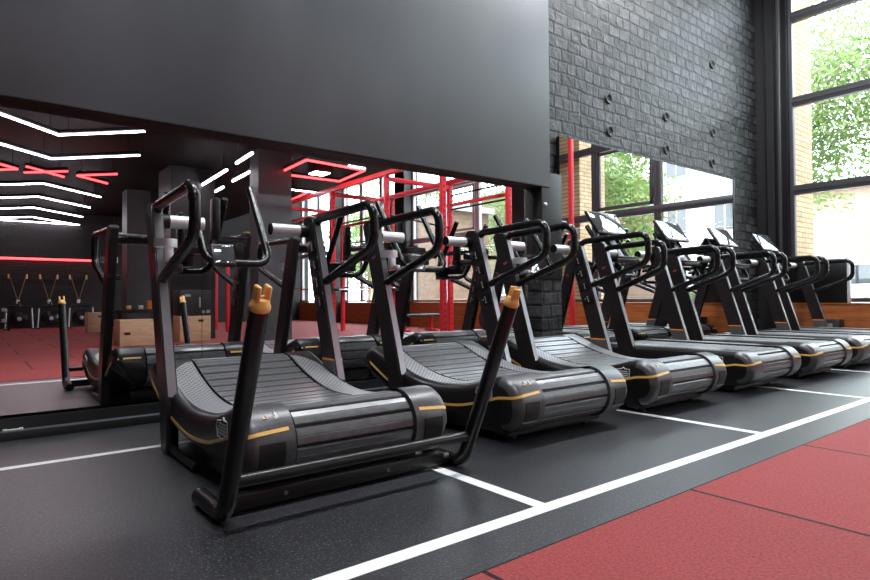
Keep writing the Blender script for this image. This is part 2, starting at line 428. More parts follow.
def footrail(sx):
    mb = MB(); rows = []
    for i in range(25):
        y = lerp(-.50, .60, i / 24)
        w = .146
        if i < 3: w *= (.6, .88, .97)[i]
        if i > 20: w *= (.92, .78, .55, .2)[i - 21]
        z = ztop(y) + .0035
        rows.append([(sx * (XI + .006), y, z - .006), (sx * (XI + .008), y, z), (sx * (XI + .008 + w * .5), y, z), (sx * (XI + .008 + w), y, z - .001), (sx * (XI + .010 + w), y, z - .007)])
    return mb.grid(rows)

def belt_path():
    P = []
    n = 60
    ya, yb = (RA, FA) if FLAT else (-.615, .595)
    for i in range(n + 1):
        y = lerp(ya, yb, i / n); P.append((y, zbelt(y)))
    for i in range(1, 24):
        a = R(lerp(90 if FLAT else 112, -90, i / 23)); P.append((FA + FR * math.cos(a), FZ + FR * math.sin(a)))
    for i in range(1, 20):
        P.append((lerp(FA, RA, i / 20), lerp(FZ - FR, RZ - RR, i / 20)))
    for i in range(0, 24):
        a = R(lerp(270, 90 if FLAT else 82, i / 23)); P.append((RA + RR * math.cos(a), RZ + RR * math.sin(a)))
    P.append(P[0])
    return P
def belt():
    P = belt_path(); L = [0]
    for a, b in zip(P, P[1:]): L.append(L[-1] + math.dist(a, b))
    tot = L[-1]; n = 42; pitch = tot / n
    def at(s):
        s %= tot
        lo, hi = 0, len(L) - 1
        while hi - lo > 1:
            m = (lo + hi) // 2
            if L[m] <= s: lo = m
            else: hi = m
        t = (s - L[lo]) / max(1e-9, L[lo + 1] - L[lo])
        return (lerp(P[lo][0], P[lo + 1][0], t), lerp(P[lo][1], P[lo + 1][1], t))
    mb = MB(); W = .288
    for i in range(n):
        s0 = i * pitch + .007; s1 = (i + 1) * pitch - .007
        ss = [s0] + [lerp(s0, s1, q) for q in (.06, .27, .465, .49, .51, .535, .73, .94)] + [s1]; off = [-.005, 0, 0, 0, -.0014, -.0014, 0, 0, 0, -.005]
        top, bot = [], []
        for s, o in zip(ss, off):
            a = at(s - .006); b = at(s + .006); c = at(s)
            d = Vector((b[0] - a[0], b[1] - a[1])); d.normalize(); nn = Vector((-d.y, d.x))
            top.append((c[0] + nn.x * o, c[1] + nn.y * o)); bot.append((c[0] - nn.x * .016, c[1] - nn.y * .016))
        mb.prism(top + bot[::-1], -W, W)
    return mb
def belt_core():
    P = belt_path()[:-1]; mb = MB(); q = []
    m = len(P)
    for i in range(m):
        a, b, c = P[i - 1], P[(i + 1) % m], P[i]
        d = Vector((b[0] - a[0], b[1] - a[1]))
        if d.length < 1e-9: d = Vector((1, 0))
        d.normalize(); q.append((c[0] + d.y * .013, c[1] - d.x * .013))
    vs = [(-.287, *p) for p in q] + [(.287, *p) for p in q]
    mb.add(vs, [[i, (i + 1) % m, m + (i + 1) % m, m + i] for i in range(m)])
    return mb

PX = .497          # post centre offset
def post_y(z): return .262 + .31 * (z - .28)      # rear face of the post
def post(sx):
    mb = MB()
    zs = [.0, .28, 1.33]
    poly = [(post_y(.28), .0), (post_y(.28), .28), (post_y(1.335), 1.335), (post_y(1.335) + .03, 1.355), (post_y(1.335) + .125, 1.36), (post_y(1.33) + .150, 1.33), (post_y(.28) + .150, .28), (post_y(.28) + .12, .0)]
    bm = bmesh.new()
    n = len(poly); x0, x1 = sx * PX - .030, sx * PX + .030
    va = [bm.verts.new((x0, *p)) for p in poly]; vb = [bm.verts.new((x1, *p)) for p in poly]
    bm.faces.new(va[::-1]); bm.faces.new(vb)
    for i in range(n): bm.faces.new([va[i], va[(i + 1) % n], vb[(i + 1) % n], vb[i]])
    bmesh.ops.bevel(bm, geom=list(bm.edges), offset=.007, segments=2, affect='EDGES')
    bm.verts.index_update()
    mb.add([v.co for v in bm.verts], [[v.index for v in f.verts] for f in bm.faces]); bm.free()
    return mb
def on_cap_glyph(sx, ay, az, d, strokes, x0, a0, sx_, sa, th=.0025, w=.006):
    mb = MB()
    for st in strokes:
        pts, nr, up = [], [], []
        for (u, v) in st:
            x = x0 + u * sx_; a = R(a0 - v * sa); r = cap_r(x)
            pts.append((sx * x, ay + d * r * math.sin(a), az + r * math.cos(a))); nr.append((0, d * math.sin(a), math.cos(a)))
        for i in range(len(pts)):
            j = min(i + 1, len(pts) - 1); k = max(i - 1, 0)
            t = Vector(pts[j]) - Vector(pts[k]); up.append(t.cross(Vector(nr[i])))
        q = ribbon(pts, nr, up, w, th); mb.add(q.v, q.f)
    return mb

def make_treadmill(screen, lever):
    config(screen)
    root = thing('treadmill', 'x', 'treadmill', (0, 3, 0), 0, 'row of curved treadmills facing the mirror')
    b = belt().build('running_belt', 'slat', root, 25)
    belt_core().build('belt_carrier', 'recess', b)
    chassis = MB().bx(-.30, .30, -.50, .52, .05, .20, .02).bx(-.42, .42, -.62, -.50, .02, .075, .01).bx(-.36, .36, .40, .55, .02, .12, .02)
    chassis.build('chassis', 'recess', root)
    for sx in (-1, 1):
        sp = side_panel(sx).build('side_panel', 'body_plastic', root, 60)
        stripe(sx).build('yellow_stripe', 'yellow', sp)
        # emblem beside the rear cover
        e = MB()
        y0, z0 = (-.50, .262) if FLAT else (-.525, .268)
        out = [(-.060, .025), (.0, .036), (.016, .047), (.026, .036), (.062, .036), (.060, -.018), (.028, -.028), (.022, -.040), (-.024, -.044), (-.028, -.034), (-.055, -.040), (-.060, -.015), (-.070, .0)]
        xx = sx * (XO + .0005)
        e.tube([(xx, y0 - p[0], z0 + p[1]) for p in out], .0042, 6, closed=True)
        for dz, a, c in ((.019, -.042, .045), (.005, -.05, .05), (-.009, -.045, .048), (-.022, -.046, .03)):
            e.bx(xx - .002, xx + .002, y0 - a, y0 - c, z0 + dz - .0042, z0 + dz + .0042)
        e.build('emblem', 'white_print', sp)
        footrail(sx).build('footrail', 'footrail', root, 60)
        rc_ = cap(sx, RA, RZ, -1).build('rear_cover', 'cap_plastic', root, 60)
        LAST_DISC.build('end_disc', 'body_plastic', sp)
        if not FLAT:
            patch(sx, RA, RZ, -1, .345, .452, 80, 120, .004).build('grip_pocket', 'recess', rc_)
            patch(sx, RA, RZ, -1, .342, .455, 119, 122.5, .005).build('pocket_lip', 'grey_print', rc_)
        if sx < 0 and not FLAT:
            on_cap_glyph(sx, RA, RZ, -1, [[(.50, 1.0), (.50, .88)], [(.46, .8), (.40, .5), (.62, .28), (.55, .0)], [(.40, .5), (.28, .25), (.12, .05)], [(.2, .6), (.46, .78), (.72, .5), (.85, .58)]][:], .352, 44, .022, 15, w=.0045).build('walker_icon', 'label_white', rc_)
            on_cap_glyph(sx, RA, RZ, -1, [[(0, 0), (.5, .9), (1, 0), (0, 0)]], .40, 42, .016, 8, w=.003).build('warning_icon', 'yellow', rc_)
        fc_ = cap(sx, FA, FZ, 1).build('front_cover', 'body_plastic', root, 60)
        LAST_DISC.build('end_disc', 'body_plastic', fc_)
        patch(sx, FA, FZ, 1, .33, .485, 56, 61, .003).build('yellow_stripe', 'yellow', fc_)
        p = post(sx).build('post', 'post_metal', root)
        # bright rear strip
        zs0, zs1 = (.345 if FLAT else .30), 1.325
        MB().prism([(post_y(zs0) - .005, zs0), (post_y(zs1) - .005, zs1), (post_y(zs1) + .004, zs1), (post_y(zs0) + .004, zs0)], sx * PX - .022, sx * PX + .022).build('rear_strip', 'post_rear', p)
        if sx > 0:
            z0, z1 = (.33, .45) if FLAT else (.30, .415)
            pr = [(post_y(z0) + .006, z0), (post_y(z1) + .006, z1), (post_y(z1) + .152, z1), (post_y(z0) + .152, z0)]
            MB().prism(pr, sx * PX - .033, sx * PX + .0325).build('post_sleeve', 'sleeve', p)
            pr = [(post_y(z1) + .006, z1), (post_y(z1 + .012) + .006, z1 + .012), (post_y(z1 + .012) + .152, z1 + .012), (post_y(z1) + .152, z1)]
            MB().prism(pr, sx * PX - .0335, sx * PX + .033).build('orange_line', 'orange', p)
        rot = Matrix.Rotation(R(-17), 3, 'X'); xx = sx * PX - .031
        if sx > 0 and not FLAT:
            # resistance markings on the inner face
            for k, z in enumerate((1.15, 1.03, .91, .79)):
                yc = post_y(z) + .075
                pl = MB().box((xx, yc, z), (.008, .12, .095), rot, .003).build('marking_block', 'black_metal', p)
                gl = MB()
                gl.box((xx - .0045, yc - .006, z), (.002, .006, .045), rot)
                gl.box((xx - .0045, yc + .002, z + .022), (.002, .02, .005), rot)
                gl.box((xx - .0045, yc - .014, z - .022), (.002, .02, .005), rot)
                if k % 2: gl.box((xx - .0045, yc + .022, z), (.002, .010, .010), rot)
                gl.build('printed_mark', 'grey_print', pl)
        if sx < 0:
            yc = post_y(1.10) + .07
            MB().box((xx, yc, 1.10), (.003, .05, .008), rot).box((xx, yc, 1.088), (.003, .036, .005), rot).build('printed_mark', 'red_print', p)
        else:
            MB().box((sx * PX, post_y(1.36) + .105, 1.364), (.04, .06, .010), None, .003).build('post_cap', 'hook', p)
        # looped grip bar
        le, ld = (-.04, -.045) if FLAT else (-.12, 0)
        lp = MB().tube([(sx * PX, .585, 1.315 + ld), (sx * PX, .545, 1.335 + ld), (sx * PX, le, 1.355 + ld), (sx * PX, le, 1.11 + ld), (sx * PX, .475, .915 + ld)], .0275, 16, [0, .03, .085, .11, 0], fseg=9)
        lp.build('grip_loop', 'gloss_black', root, 60)
        # stub carrying the push bar
        st = MB().lathe([(0, 0), (.043, 0), (.043, .06), (.0, .06)], (sx * .41 if sx > 0 else -.47, .685, 1.262), 20, 'x')
        st.build('stub_collar', 'black_metal', root)
        xa, xb = sorted((sx * .415, sx * .21))
        st = MB().lathe([(0, 0), (.038, 0), (.038, xb - xa), (0, xb - xa)], (xa, .685, 1.262), 24, 'x').build('stub_tube', 'gloss_black', root)
        rows = [[(lerp(xa, xb, u), .685 - .0405 * math.cos(a), 1.262 + .0405 * math.sin(a)) for a in [R(lerp(-75, 88, t / 14)) for t in range(15)]] for u in (.02, .5, .98)]
        MB().grid(rows).build('silver_sleeve', 'silver', st, 60)
        # curved foot under each post
        MB().tube([(sx * PX, .33, .035), (sx * PX, .10, .022), (sx * PX, -.15, .022)], .020, 12).build('foot_runner', 'black_metal', root)
        MB().lathe([(0, 0), (.03, 0), (.03, .02), (.016, .03), (.016, .07), (0, .07)], (sx * .33, -.56, 0), 14).build('levelling_foot', 'black_metal', root)
    # U-shaped push bar with upright prongs
    hw = .205
    MB().tube([(-hw, 1.03, 1.575), (-hw, .665, 1.03), (hw, .665, 1.03), (hw, 1.03, 1.575)], .0245, 14, [0, .10, .10, 0]).build('push_bar', 'gloss_black', root, 60)
    if screen:
        s = MB(); rot = Matrix.Rotation(R(-33), 3, 'X')
        sc = s.box((-.02, .915, 1.60), (.53, .035, .30), rot, .012).build('display', 'black_metal', root)
        MB().box((-.02, .915 - .0195 * math.cos(R(33)), 1.60 + .0195 * math.sin(R(33))), (.485, .003, .255), rot, .004).build('screen_glass', 'screen', sc)
        MB().box((0, .85, 1.36), (.12, .05, .34), Matrix.Rotation(R(-33), 3, 'X'), .01).box((0, .71, 1.19), (.40, .12, .04), None, .01).build('display_arm', 'black_metal', root)
        MB().box((0, .72, 1.225), (.36, .14, .02), None, .006).build('tray', 'cap_plastic', root)
    else:
        rot = Matrix.Rotation(R(-20), 3, 'X')
        c = MB().box((-.10, .665, 1.075), (.145, .03, .145), rot, .008).build('console', 'black_metal', root)
        MB().box((-.10, .648, 1.082), (.115, .004, .115), rot, .004).build('console_face', 'screen', c)
        t = MB().bx(-.085, .105, .80, .93, 1.155, 1.205, .008).bx(-.03, .03, .66, .86, 1.06, 1.16, .01).build('tray', 'black_metal', root)
        MB().bx(-.083, .103, .795, .925, 1.2055, 1.209).build('tray_lit_top', 'cap_plastic', t)  # lit top of the tray, put in as a lighter grey sheet
        MB().bx(-.100, -.060, .83, .93, 1.19, 1.46, .014).build('phone_holder', 'black_metal', root)
    if lever:
        q = MB().lathe([(.052, -.022), (.06, -.022), (.06, .022), (.052, .022), (.052, -.022)], (-PX + .012, .455, 1.115), 24, 'z')
        lv = q.build('selector_ring', 'silver', root)
        MB().box((-PX + .02, .43, 1.055), (.05, .035, .09), None, .01).box((-PX + .035, .42, 1.02), (.03, .10, .03), None, .008).build('selector_lever', 'silver', lv)
        MB().bx(-PX + .02, -PX + .09, .40, .50, .955, 1.0, .01).build('selector_bracket', 'black_metal', lv)
    return root

centres = [(1.335, 0.0), (2.785, -.03), (4.095, -.03), (5.44, -.05), (6.735, -.06), (8.03, -.06), (9.33, -.06)]
labels = ['black curved treadmill nearest the camera, with the amber-tipped harness frame behind it',
          'black curved treadmill second in the row, right after the one with the harness frame',
          'black curved treadmill third in the row, the last one without a screen',
          'flat-deck treadmill with a tilted screen, first of those with screens',
          'flat-deck treadmill with a screen, fifth in the row from the harness frame',
          'flat-deck treadmill with a screen, second from the wooden ledge, sixth in the row',
          'flat-deck treadmill at the far end of the row, next to the wooden ledge']
plain = make_treadmill(False, True); scr = make_treadmill(True, False)
for i, (x, dy) in enumerate(centres):
    o = (plain if i == 0 else copy_tree(plain)) if i < 3 else (scr if i == 3 else copy_tree(scr))  # treadmills with screens have flat decks, the others curved belts
    o.location = (x, 3 + dy, 0); o['label'] = labels[i]

# ------------------------------------------------------------------ harness frame behind the first treadmill
hf = thing('harness_frame', 'black tubular frame with two upright poles standing behind the nearest treadmill', 'gym frame', (1.28, 2.135, 0))
for sx in (-1, 1):
    x = sx * .56
    pole = MB().tube([(x, .27, .033), (x, -.01, .033), (x, -.335, .775)], .032, 20, [0, .10, 0], fseg=10).build('pole', 'black_metal', hf, 50)
    dirv = Vector((0, -.325, .742)).normalized()
    base = Vector((x, -.335, .775))
    q = dirv.to_track_quat('Z', 'Y').to_matrix() @ Matrix.Rotation(R(8 if sx < 0 else 68), 3, 'Z')
    hk = MB()
    prof = [(0, -.01), (.031, -.01), (.034, 0), (.034, .010), (.030, .018), (.025, .032), (.0, .036)]
    tmp = MB().lathe(prof, (0, 0, 0), 22)
    for sgn in (-1, 1):
        tmp.box((sgn * .0175, 0, .046), (.015, .036, .062), None, .007, 3)
    hk.add([base + q @ Vector(v) for v in tmp.v], tmp.f)
    h = hk.build('forked_hook', 'hook', pole, 45)
    pin = MB(); pin.tube([base + q @ Vector((-.022, 0, .038)), base + q @ Vector((.022, 0, .038))], .006, 10); pin.build('pin', 'silver', h)
    MB().tube([base - dirv * .075, base - dirv * .072], .0326, 20).build('joint_ring', 'recess', pole)
    MB().lathe([(0, 0), (.030, 0), (.033, .004), (.033, .010), (0, .010)], (x, .263, .033), 20, 'y').build('end_plug', 'black_metal', pole)
MB().tube([(-.56, -.065, .163), (.56, -.065, .163)], .023, 18).build('cross_tube', 'black_metal', hf, 50)
bb = MB().bx(-.53, .50, .055, .105, .016, .072, .004).build('base_bar', 'black_metal', hf)
for x in (-.30, .18):
    MB().lathe([(0, 0), (.008, 0), (.008, .004), (0, .004)], (x, .0505, .046), 12, 'y').build('bolt', 'post_rear', bb)
for sx in (-1, 1):
    MB().tube([(sx * .56, .08, .033), (sx * .49, .08, .036)], .026, 14).build('foot_joint', 'black_metal', hf)

# ------------------------------------------------------------------ room shell
YM = 4.28; XE = 10.34; YB = -13.02
struct('floor', MB().bx(-6, XE, 1.29, 4.6, -.1, 0), 'floor', 'black speckled rubber floor under the treadmills')
struct('floor_red', MB().bx(-6, XE, YB, 1.288, -.1, .0015), 'red_floor', 'red rubber tiles in front of the black floor')
ln = MB()
struct('trim_1', MB().bx(-6, 9.8, 1.491, 1.555, 0, .0015), 'white_paint', 'long white floor line along the red rubber')
struct('trim_2', MB().bx(-6, 7.45, 3.485, 3.537, 0, .0015), 'white_paint', 'white floor line along the mirror')
for k, x in enumerate((1.738, 3.646, 5.537, 7.43)):
    struct('trim_%d' % (k + 3), MB().bx(x - .03, x + .03, 1.555, 3.485, 0, .0014), 'white_paint', 'short white floor line between treadmill bays')
ANCH = [(6.15, 3.24), (7.45, 3.26), (7.45, 2.81), (8.75, 3.26), (8.72, 2.80), (6.17, 2.84), (8.75, 4.29)]
struct('wall_back', MB().bx(-6, XE + .3, 4.34, 4.6, 0, 6.2), 'black_brick', 'black painted brick wall behind the treadmills')
wb_ = bpy.data.objects['wall_back']
for x, z in ANCH:
    MB().lathe([(.03, -.004), (.055, -.02), (.07, -.004), (.07, .01), (.03, .01), (.03, -.004)], (x, 4.34, z), 16, 'y').lathe([(0, -.002), (.032, -.002), (.032, .01)], (x, 4.34, z), 12, 'y').build('anchor_ring', 'wall_dark', wb_)
struct('wall_left', MB().bx(-6.2, -6, YB, 4.6, 0, 6.2), 'wall_dark')
struct('wall_front', MB().bx(-6.2, XE + .3, YB - .3, YB, 0, 6.2), 'rear_brick', 'black brick wall at the far end of the gym')
struct('ceiling', MB().bx(-6.2, XE + .3, -.6, 4.6, 6.2, 6.4).bx(7.0, XE + .3, YB - .3, -.6, 6.2, 6.4), 'ceiling')
struct('ceiling_low', MB().bx(-6.2, 7.0, YB - .3, -.6, 3.55, 6.4), 'ceiling', 'black lower ceiling over the red floor')
struct('trim_7', MB().bx(-6, 4.858, 4.16, 4.36, 1.979, 6.2, .004), 'panel', 'big smooth grey wall panel above the mirror')
struct('trim_8', MB().bx(-6, 4.85, 4.165, 4.36, 1.974, 1.9785), 'soffit')
# pier right of the first mirror
pr = thing('boxed_pier', 'black boxed pier between the long mirror and the brick wall mirror', 'pier', (4.885, 4.168, 0)); pr['kind'] = 'structure'
MB().bx(-.15, .17, .0, .17, 1.0, 2.135, .004).build('pier_panel', 'wall_dark', pr)
MB().bx(-.15, .17, .015, .17, 0, 1.0).build('pier_brick', 'black_brick', pr)
MB().lathe([(0, 0), (.022, 0), (.022, -.008), (.012, -.02), (0, -.02)], (-.10, 0, 1.79), 14, 'y').build('knob', 'silver', pr)
# mirrors
xs = [-4.42, -2.51, -.61, 1.293, 3.195, 4.73]
lab = ['mirror panel furthest left along the wall', 'wall mirror panel left of the photo edge', 'large wall mirror panel at the left, reflecting the chevron ceiling lights',
       'wall mirror panel behind the nearest treadmill, between two fine seams', 'wall mirror panel left of the black boxed pier, reflecting the red rig']
for k in range(2, 5):
    m = thing('wall_mirror', lab[k], 'mirror', ((xs[k] + xs[k + 1]) / 2, YM, .136), 0, 'mirror panels under the grey wall panel')
    w = (xs[k + 1] - xs[k]) / 2 - .0015
    MB().bx(-w, w, 0, .006, 0, 1.84).build('mirror_glass', 'mirror', m)
    MB().bx(-w, w, .006, .03, 0, 1.84).build('backing', 'soffit', m)
xs = [5.16, 6.51, 7.88, 9.24]
lab = ['mirror panel on the brick wall, beside the black boxed pier', 'middle mirror panel on the brick wall', 'mirror panel on the brick wall nearest the tall window']
for k in range(3):
    m = thing('wall_mirror', lab[k], 'mirror', ((xs[k] + xs[k + 1]) / 2, YM, .136), 0, 'mirror panels on the brick wall')
    w = (xs[k + 1] - xs[k]) / 2 - .001
    MB().bx(-w, w, 0, .006, 0, 2.468).build('mirror_glass', 'mirror', m)
    MB().bx(-w, w, .006, .05, 0, 2.468).build('backing', 'soffit', m)
    if k == 2: MB().bx(w + .002, w + .035, -.012, .05, 0, 2.47, .003).build('edge_frame', 'post_metal', m)
struct('baseboard_back', MB().bx(-6, 4.69, 4.19, 4.34, 0, .049, .003).bx(-6, 4.69, 4.262, 4.34, .049, .117), 'wall_dark', 'black stepped plinth under the mirror')
struct('trim_17', MB().bx(-6, 4.69, 4.192, 4.262, .049, .0505), 'panel', 'top of the black plinth step, its reflected light painted grey')  # lighter sheet stands in for light caught on the black ledge
sk = thing('socket_plate', 'small silver socket plate lying on the plinth at the left edge', 'socket', (.21, 4.226, .0507))
MB().bx(-.05, .05, -.022, .022, 0, .012, .004).build('plate', 'silver', sk)
MB().bx(-.03, .03, -.012, .012, .012, .0135).build('lid', 'chrome', sk)

# end wall: posts, windows, ledge
struct('wall_right', MB().bx(10.215, XE + .3, 4.065, 4.34, 0, 6.2), 'wall_dark', 'dark corner pier beside the tall window')
struct('trim_9', MB().bx(10.18, 10.22, 4.18, 4.195, .7, 6.2), 'frame_dark')
struct('baseboard_right', MB().bx(10.24, XE + .25, YB, 4.34, 0, .685), 'wood', 'orange varnished wooden ledge below the windows')
struct('trim_10', MB().bx(10.225, XE + .25, YB, 4.34, .685, .70), 'wood')
def window(i, y0, y1, mulls, z1, label):
    fm = 'frame_grey' if i == 1 else 'frame_pale'
    t = bpy.data.objects.new('window_%d' % i, None); col.objects.link(t); t.location = (XE, (y0 + y1) / 2, .70); tag(t, label, None, None, 'structure')
    c = (y0 + y1) / 2; zo = .70
    f = MB(); P = lambda a, b, za, zb_, x0=0, x1=.10: f.bx(x0, x1, a - c, b - c, za - zo, zb_ - zo, .006)
    P(y0, y0 + .06, .71, z1); P(y1 - .06, y1, .71, z1); P(y0, y1, .71, .775); P(y0, y1, z1 - .07, z1)
    fr = f.build('window_frame', fm, t)
    for z in (2.42, 3.835, 5.2):
        if z < z1 - .3:
            mb = MB().bx(-.012, .10, y0 - c + .05, y1 - c - .05, z - zo, z + .15 - zo, .008).bx(-.022, .0, y0 - c + .05, y1 - c - .05, z + .06 - zo, z + .085 - zo)
            mb.build('transom', fm, t)
    for y in mulls:
        mb = MB().bx(-.01, .10, y - .075 - c, y - .012 - c, .75 - zo, z1 - .03 - zo, .006).bx(-.004, .10, y - .012 - c, y + .07 - c, .75 - zo, z1 - .03 - zo, .006)
        mb.build('mullion', fm, t)
    # opening sash in the middle light
    if len(mulls) > 1:
        a, b = mulls[1] + .09, mulls[0] - .09
        mb = MB()
        for (p0, p1, q0, q1) in ((a, a + .06, 2.60, 3.81), (b - .06, b, 2.60, 3.81), (a, b, 2.60, 2.67), (a, b, 3.75, 3.81)):
            mb.bx(-.03, .03, p0 - c, p1 - c, q0 - zo, q1 - zo, .006)
        mb.build('sash', fm, t)
    MB().bx(.045, .05, y0 - c + .03, y1 - c - .03, .74 - zo, z1 - .03 - zo).build('window_pane', 'glass', t)
window(1, -.83, 3.89, [2.35, .91], 6.15, 'tall window at the right behind the far treadmills')
struct('trim_11', MB().bx(10.27, XE + .12, 3.89, 4.065, .7, 6.2), 'frame_dark', 'dark post at the edge of the tall window')
struct('trim_12', MB().bx(10.24, 10.30, 3.975, 4.03, .7, 6.2, .012), 'frame_grey', 'grey pipe-like strip beside the tall window')
window(2, -5.60, -1.40, [-2.75, -4.15], 6.15, 'window behind the red rig, second along the wall')
window(3, -9.70, -6.10, [-7.3, -8.5], 6.15, 'third window along the wall')
window(4, YB, -10.2, [-11.6], 6.15, 'fourth window along the wall, far from the mirror')
for k, (a, b, zt) in enumerate(((-1.40, -.83, 6.2), (-6.10, -5.60, 6.2), (-10.2, -9.70, 6.2))):
    struct('trim_%d' % (13 + k), MB().bx(10.05, XE + .2, a, b, 0, zt), 'wall_dark', 'black column between windows')
# black board on the ledge, floor box
bd = thing('black_board', 'black board with a pale edge standing on the ledge before the window', 'board', (10.32, 3.485, .70))
MB().bx(-.035, .02, -.375, .40, 0, .67, .004).build('board_face', 'black_metal', bd)
MB().bx(-.04, .025, -.41, -.376, 0, .675, .003).build('board_edge', 'board_edge', bd)
bx_ = thing('floor_speaker', 'small black box on the floor against the wooden ledge by the last treadmill', 'box', (10.10, 3.25, 0))
MB().bx(-.09, .10, -.12, .12, 0, .46, .008).build('body', 'black_foam', bx_)
MB().bx(-.093, -.089, -.03, .03, .33, .40).build('label', 'grey_print', bx_)

# ------------------------------------------------------------------ things seen in the mirror (they stand behind the camera)
struct('column_1', MB().bx(4.10, 4.74, -2.15, -1.74, 0, 3.54), 'column_grey', 'slate grey column reflected behind the nearest treadmill')
struct('column_2', MB().bx(3.20, 4.08, -5.0, -4.05, 0, 3.54), 'wall_dark', 'dark column reflected left of the mirror seam')
struct('column_3', MB().bx(3.05, 3.58, -8.0, -7.42, 0, 3.54), 'column_grey')
struct('trim_16', MB().bx(3.72, 3.98, YB, YB + .12, 0, 3.55), 'wall_dark')

def led(name, pts, m, label, cat='light', group=None, r=.0125):
    pts = [Vector(p) + Vector((0, .28, 0)) for p in pts]
    c = Vector(pts[0])
    t = thing(name, label, cat, tuple(c), 0, group)
    P = [Vector(p) - c for p in pts]
    tb = MB(); hs = MB()
    closed = (P[0] - P[-1]).length < 1e-6
    for a, b in zip(P, P[1:]):
        tb.tube([a, b], r, 8)
        d = (b - a); n = d.length; rot = d.to_track_quat('X', 'Z').to_matrix()
        hs.box((a + b) / 2 + Vector((0, 0, .045)), (n, .05, .05), rot)
    tb.build('light_tube', m, t); hs.build('housing', 'black_metal', t)
    if pts[0].z > 3:
        wr = MB(); zc = 3.551 - c.z
        for a, b in zip(P, P[1:]):
            for k in (.12, .88):
                q = a.lerp(b, k); wr.tube([q + Vector((0, 0, .06)), Vector((q.x, q.y, zc))], .004, 5)
        wr.build('hanging_wire', 'black_metal', t)
    return t
ZL = 3.2; DY = .28
gA = 'white chevron ceiling lights'
chev = [([(.10, -.85), (1.02, -1.76), (1.96, -.82)], 'first white chevron light, topmost in the left mirror'),
        ([(.14, -2.62), (1.10, -3.51), (2.22, -2.37)], 'second white chevron light, just above the red ones'),
        ([(.16, -7.1), (1.20, -6.08), (2.40, -7.20)], 'third white chevron light, just below the red ones'),
        ([(.12, -9.1), (1.27, -7.95), (2.46, -9.10)], 'fourth white chevron light, below the third'),
        ([(.06, -11.2), (1.32, -9.92), (2.56, -11.15)], 'fifth white chevron light, near the black brick wall'),
        ([(.15, -13.1), (1.43, -11.97), (2.55, -13.07)], 'white chevron light closest to the black brick wall')]
for p, l in chev: led('chevron_light', [(x, y, ZL) for x, y in p], 'led_white', l, 'light', gA)
led('tube_light', [(.1, -13.2, ZL), (2.75, -13.2, ZL)], 'led_white', 'straight white tube light at the foot of the chevrons')
gB = 'red crossed ceiling lights'
led('red_chevron_light', [(.05, -4.05, ZL), (.70, -4.78, ZL), (.05, -5.45, ZL)], 'led_red', 'red arrow shaped ceiling light cut by the left edge', 'light', gB, .018)
rx = thing('red_cross_light', 'red ceiling light shaped like a flat cross between the two red arrows', 'light', (1.13, -4.475, ZL), 0, gB)
a_, b_, w_ = MB(), MB(), MB()
for p, q, dz in (((-.32, .32), (.32, -.33), 0), ((-.31, -.30), (.31, .30), .0)):
    p, q = Vector((*p, dz)), Vector((*q, dz)); d_ = q - p
    a_.tube([p, q], .016, 8); b_.box((p + q) / 2 + Vector((0, 0, .045)), (d_.length, .045, .05), d_.to_track_quat('X', 'Z').to_matrix())
    for k in (.15, .85): c_ = p.lerp(q, k); w_.tube([c_ + Vector((0, 0, .06)), (c_.x, c_.y, 3.551 - ZL)], .004, 5)
a_.build('light_tube', 'led_red', rx); b_.build('housing', 'black_metal', rx); w_.build('hanging_wire', 'black_metal', rx)
led('red_chevron_light', [(2.21, -4.19, ZL), (1.63, -4.79, ZL), (2.23, -5.31, ZL)], 'led_red', 'red arrow shaped ceiling light right of the red cross', 'light', gB, .018)
gC = 'white ceiling tubes in the second mirror'
for a, b, l in (((3.82, -4.34), (3.74, -2.62), 'long white ceiling tube on the upper line, left half'), ((3.69, -1.98), (3.64, -1.12), 'short white ceiling tube on the upper line, right end'),
                ((4.34, -6.0), (4.25, -4.31), 'long white ceiling tube on the lower line, left half'), ((4.18, -3.55), (4.14, -2.47), 'short white ceiling tube on the lower line, right end')):
    led('tube_light', [(*a, ZL), (*b, ZL)], 'led_white', l, 'light', gC, .020)
led('red_frame_light', [(4.62, -2.36, ZL), (4.56, -1.03, ZL), (5.80, -1.15, ZL), (5.92, -2.32, ZL), (4.62, -2.36, ZL)], 'led_red', 'red rectangular light outline on the ceiling over the rig', 'light', None, .018)
pn = thing('panel_light', 'white square ceiling light inside the red outline', 'light', (5.28, -1.67, 3.22))
MB().bx(-.17, .17, -.17, .17, 0, .33, .01).build('housing', 'black_metal', pn)
MB().bx(-.15, .15, -.15, .15, -.012, -.001).build('diffuser', 'led_white', pn)
led('tube_light', [(5.5, -3.74, ZL), (6.25, -3.75, ZL)], 'led_white', 'short white tube light left of the rig under the red outline')
led('tube_light', [(5.36, -.98, ZL), (5.72, -1.0, ZL)], 'led_white', 'short white tube light at the upper corner of the red outline')
led('red_bar_light', [(6.1, -5.0, ZL), (5.95, -3.78, ZL)], 'led_red', 'red bar light beside the slate column', 'light', None, .018)
led('wall_light', [(-3, YB - .22, 2.09), (3.1, YB - .22, 2.09)], 'led_red', 'long red light strip across the black brick wall', 'light', None, .035)

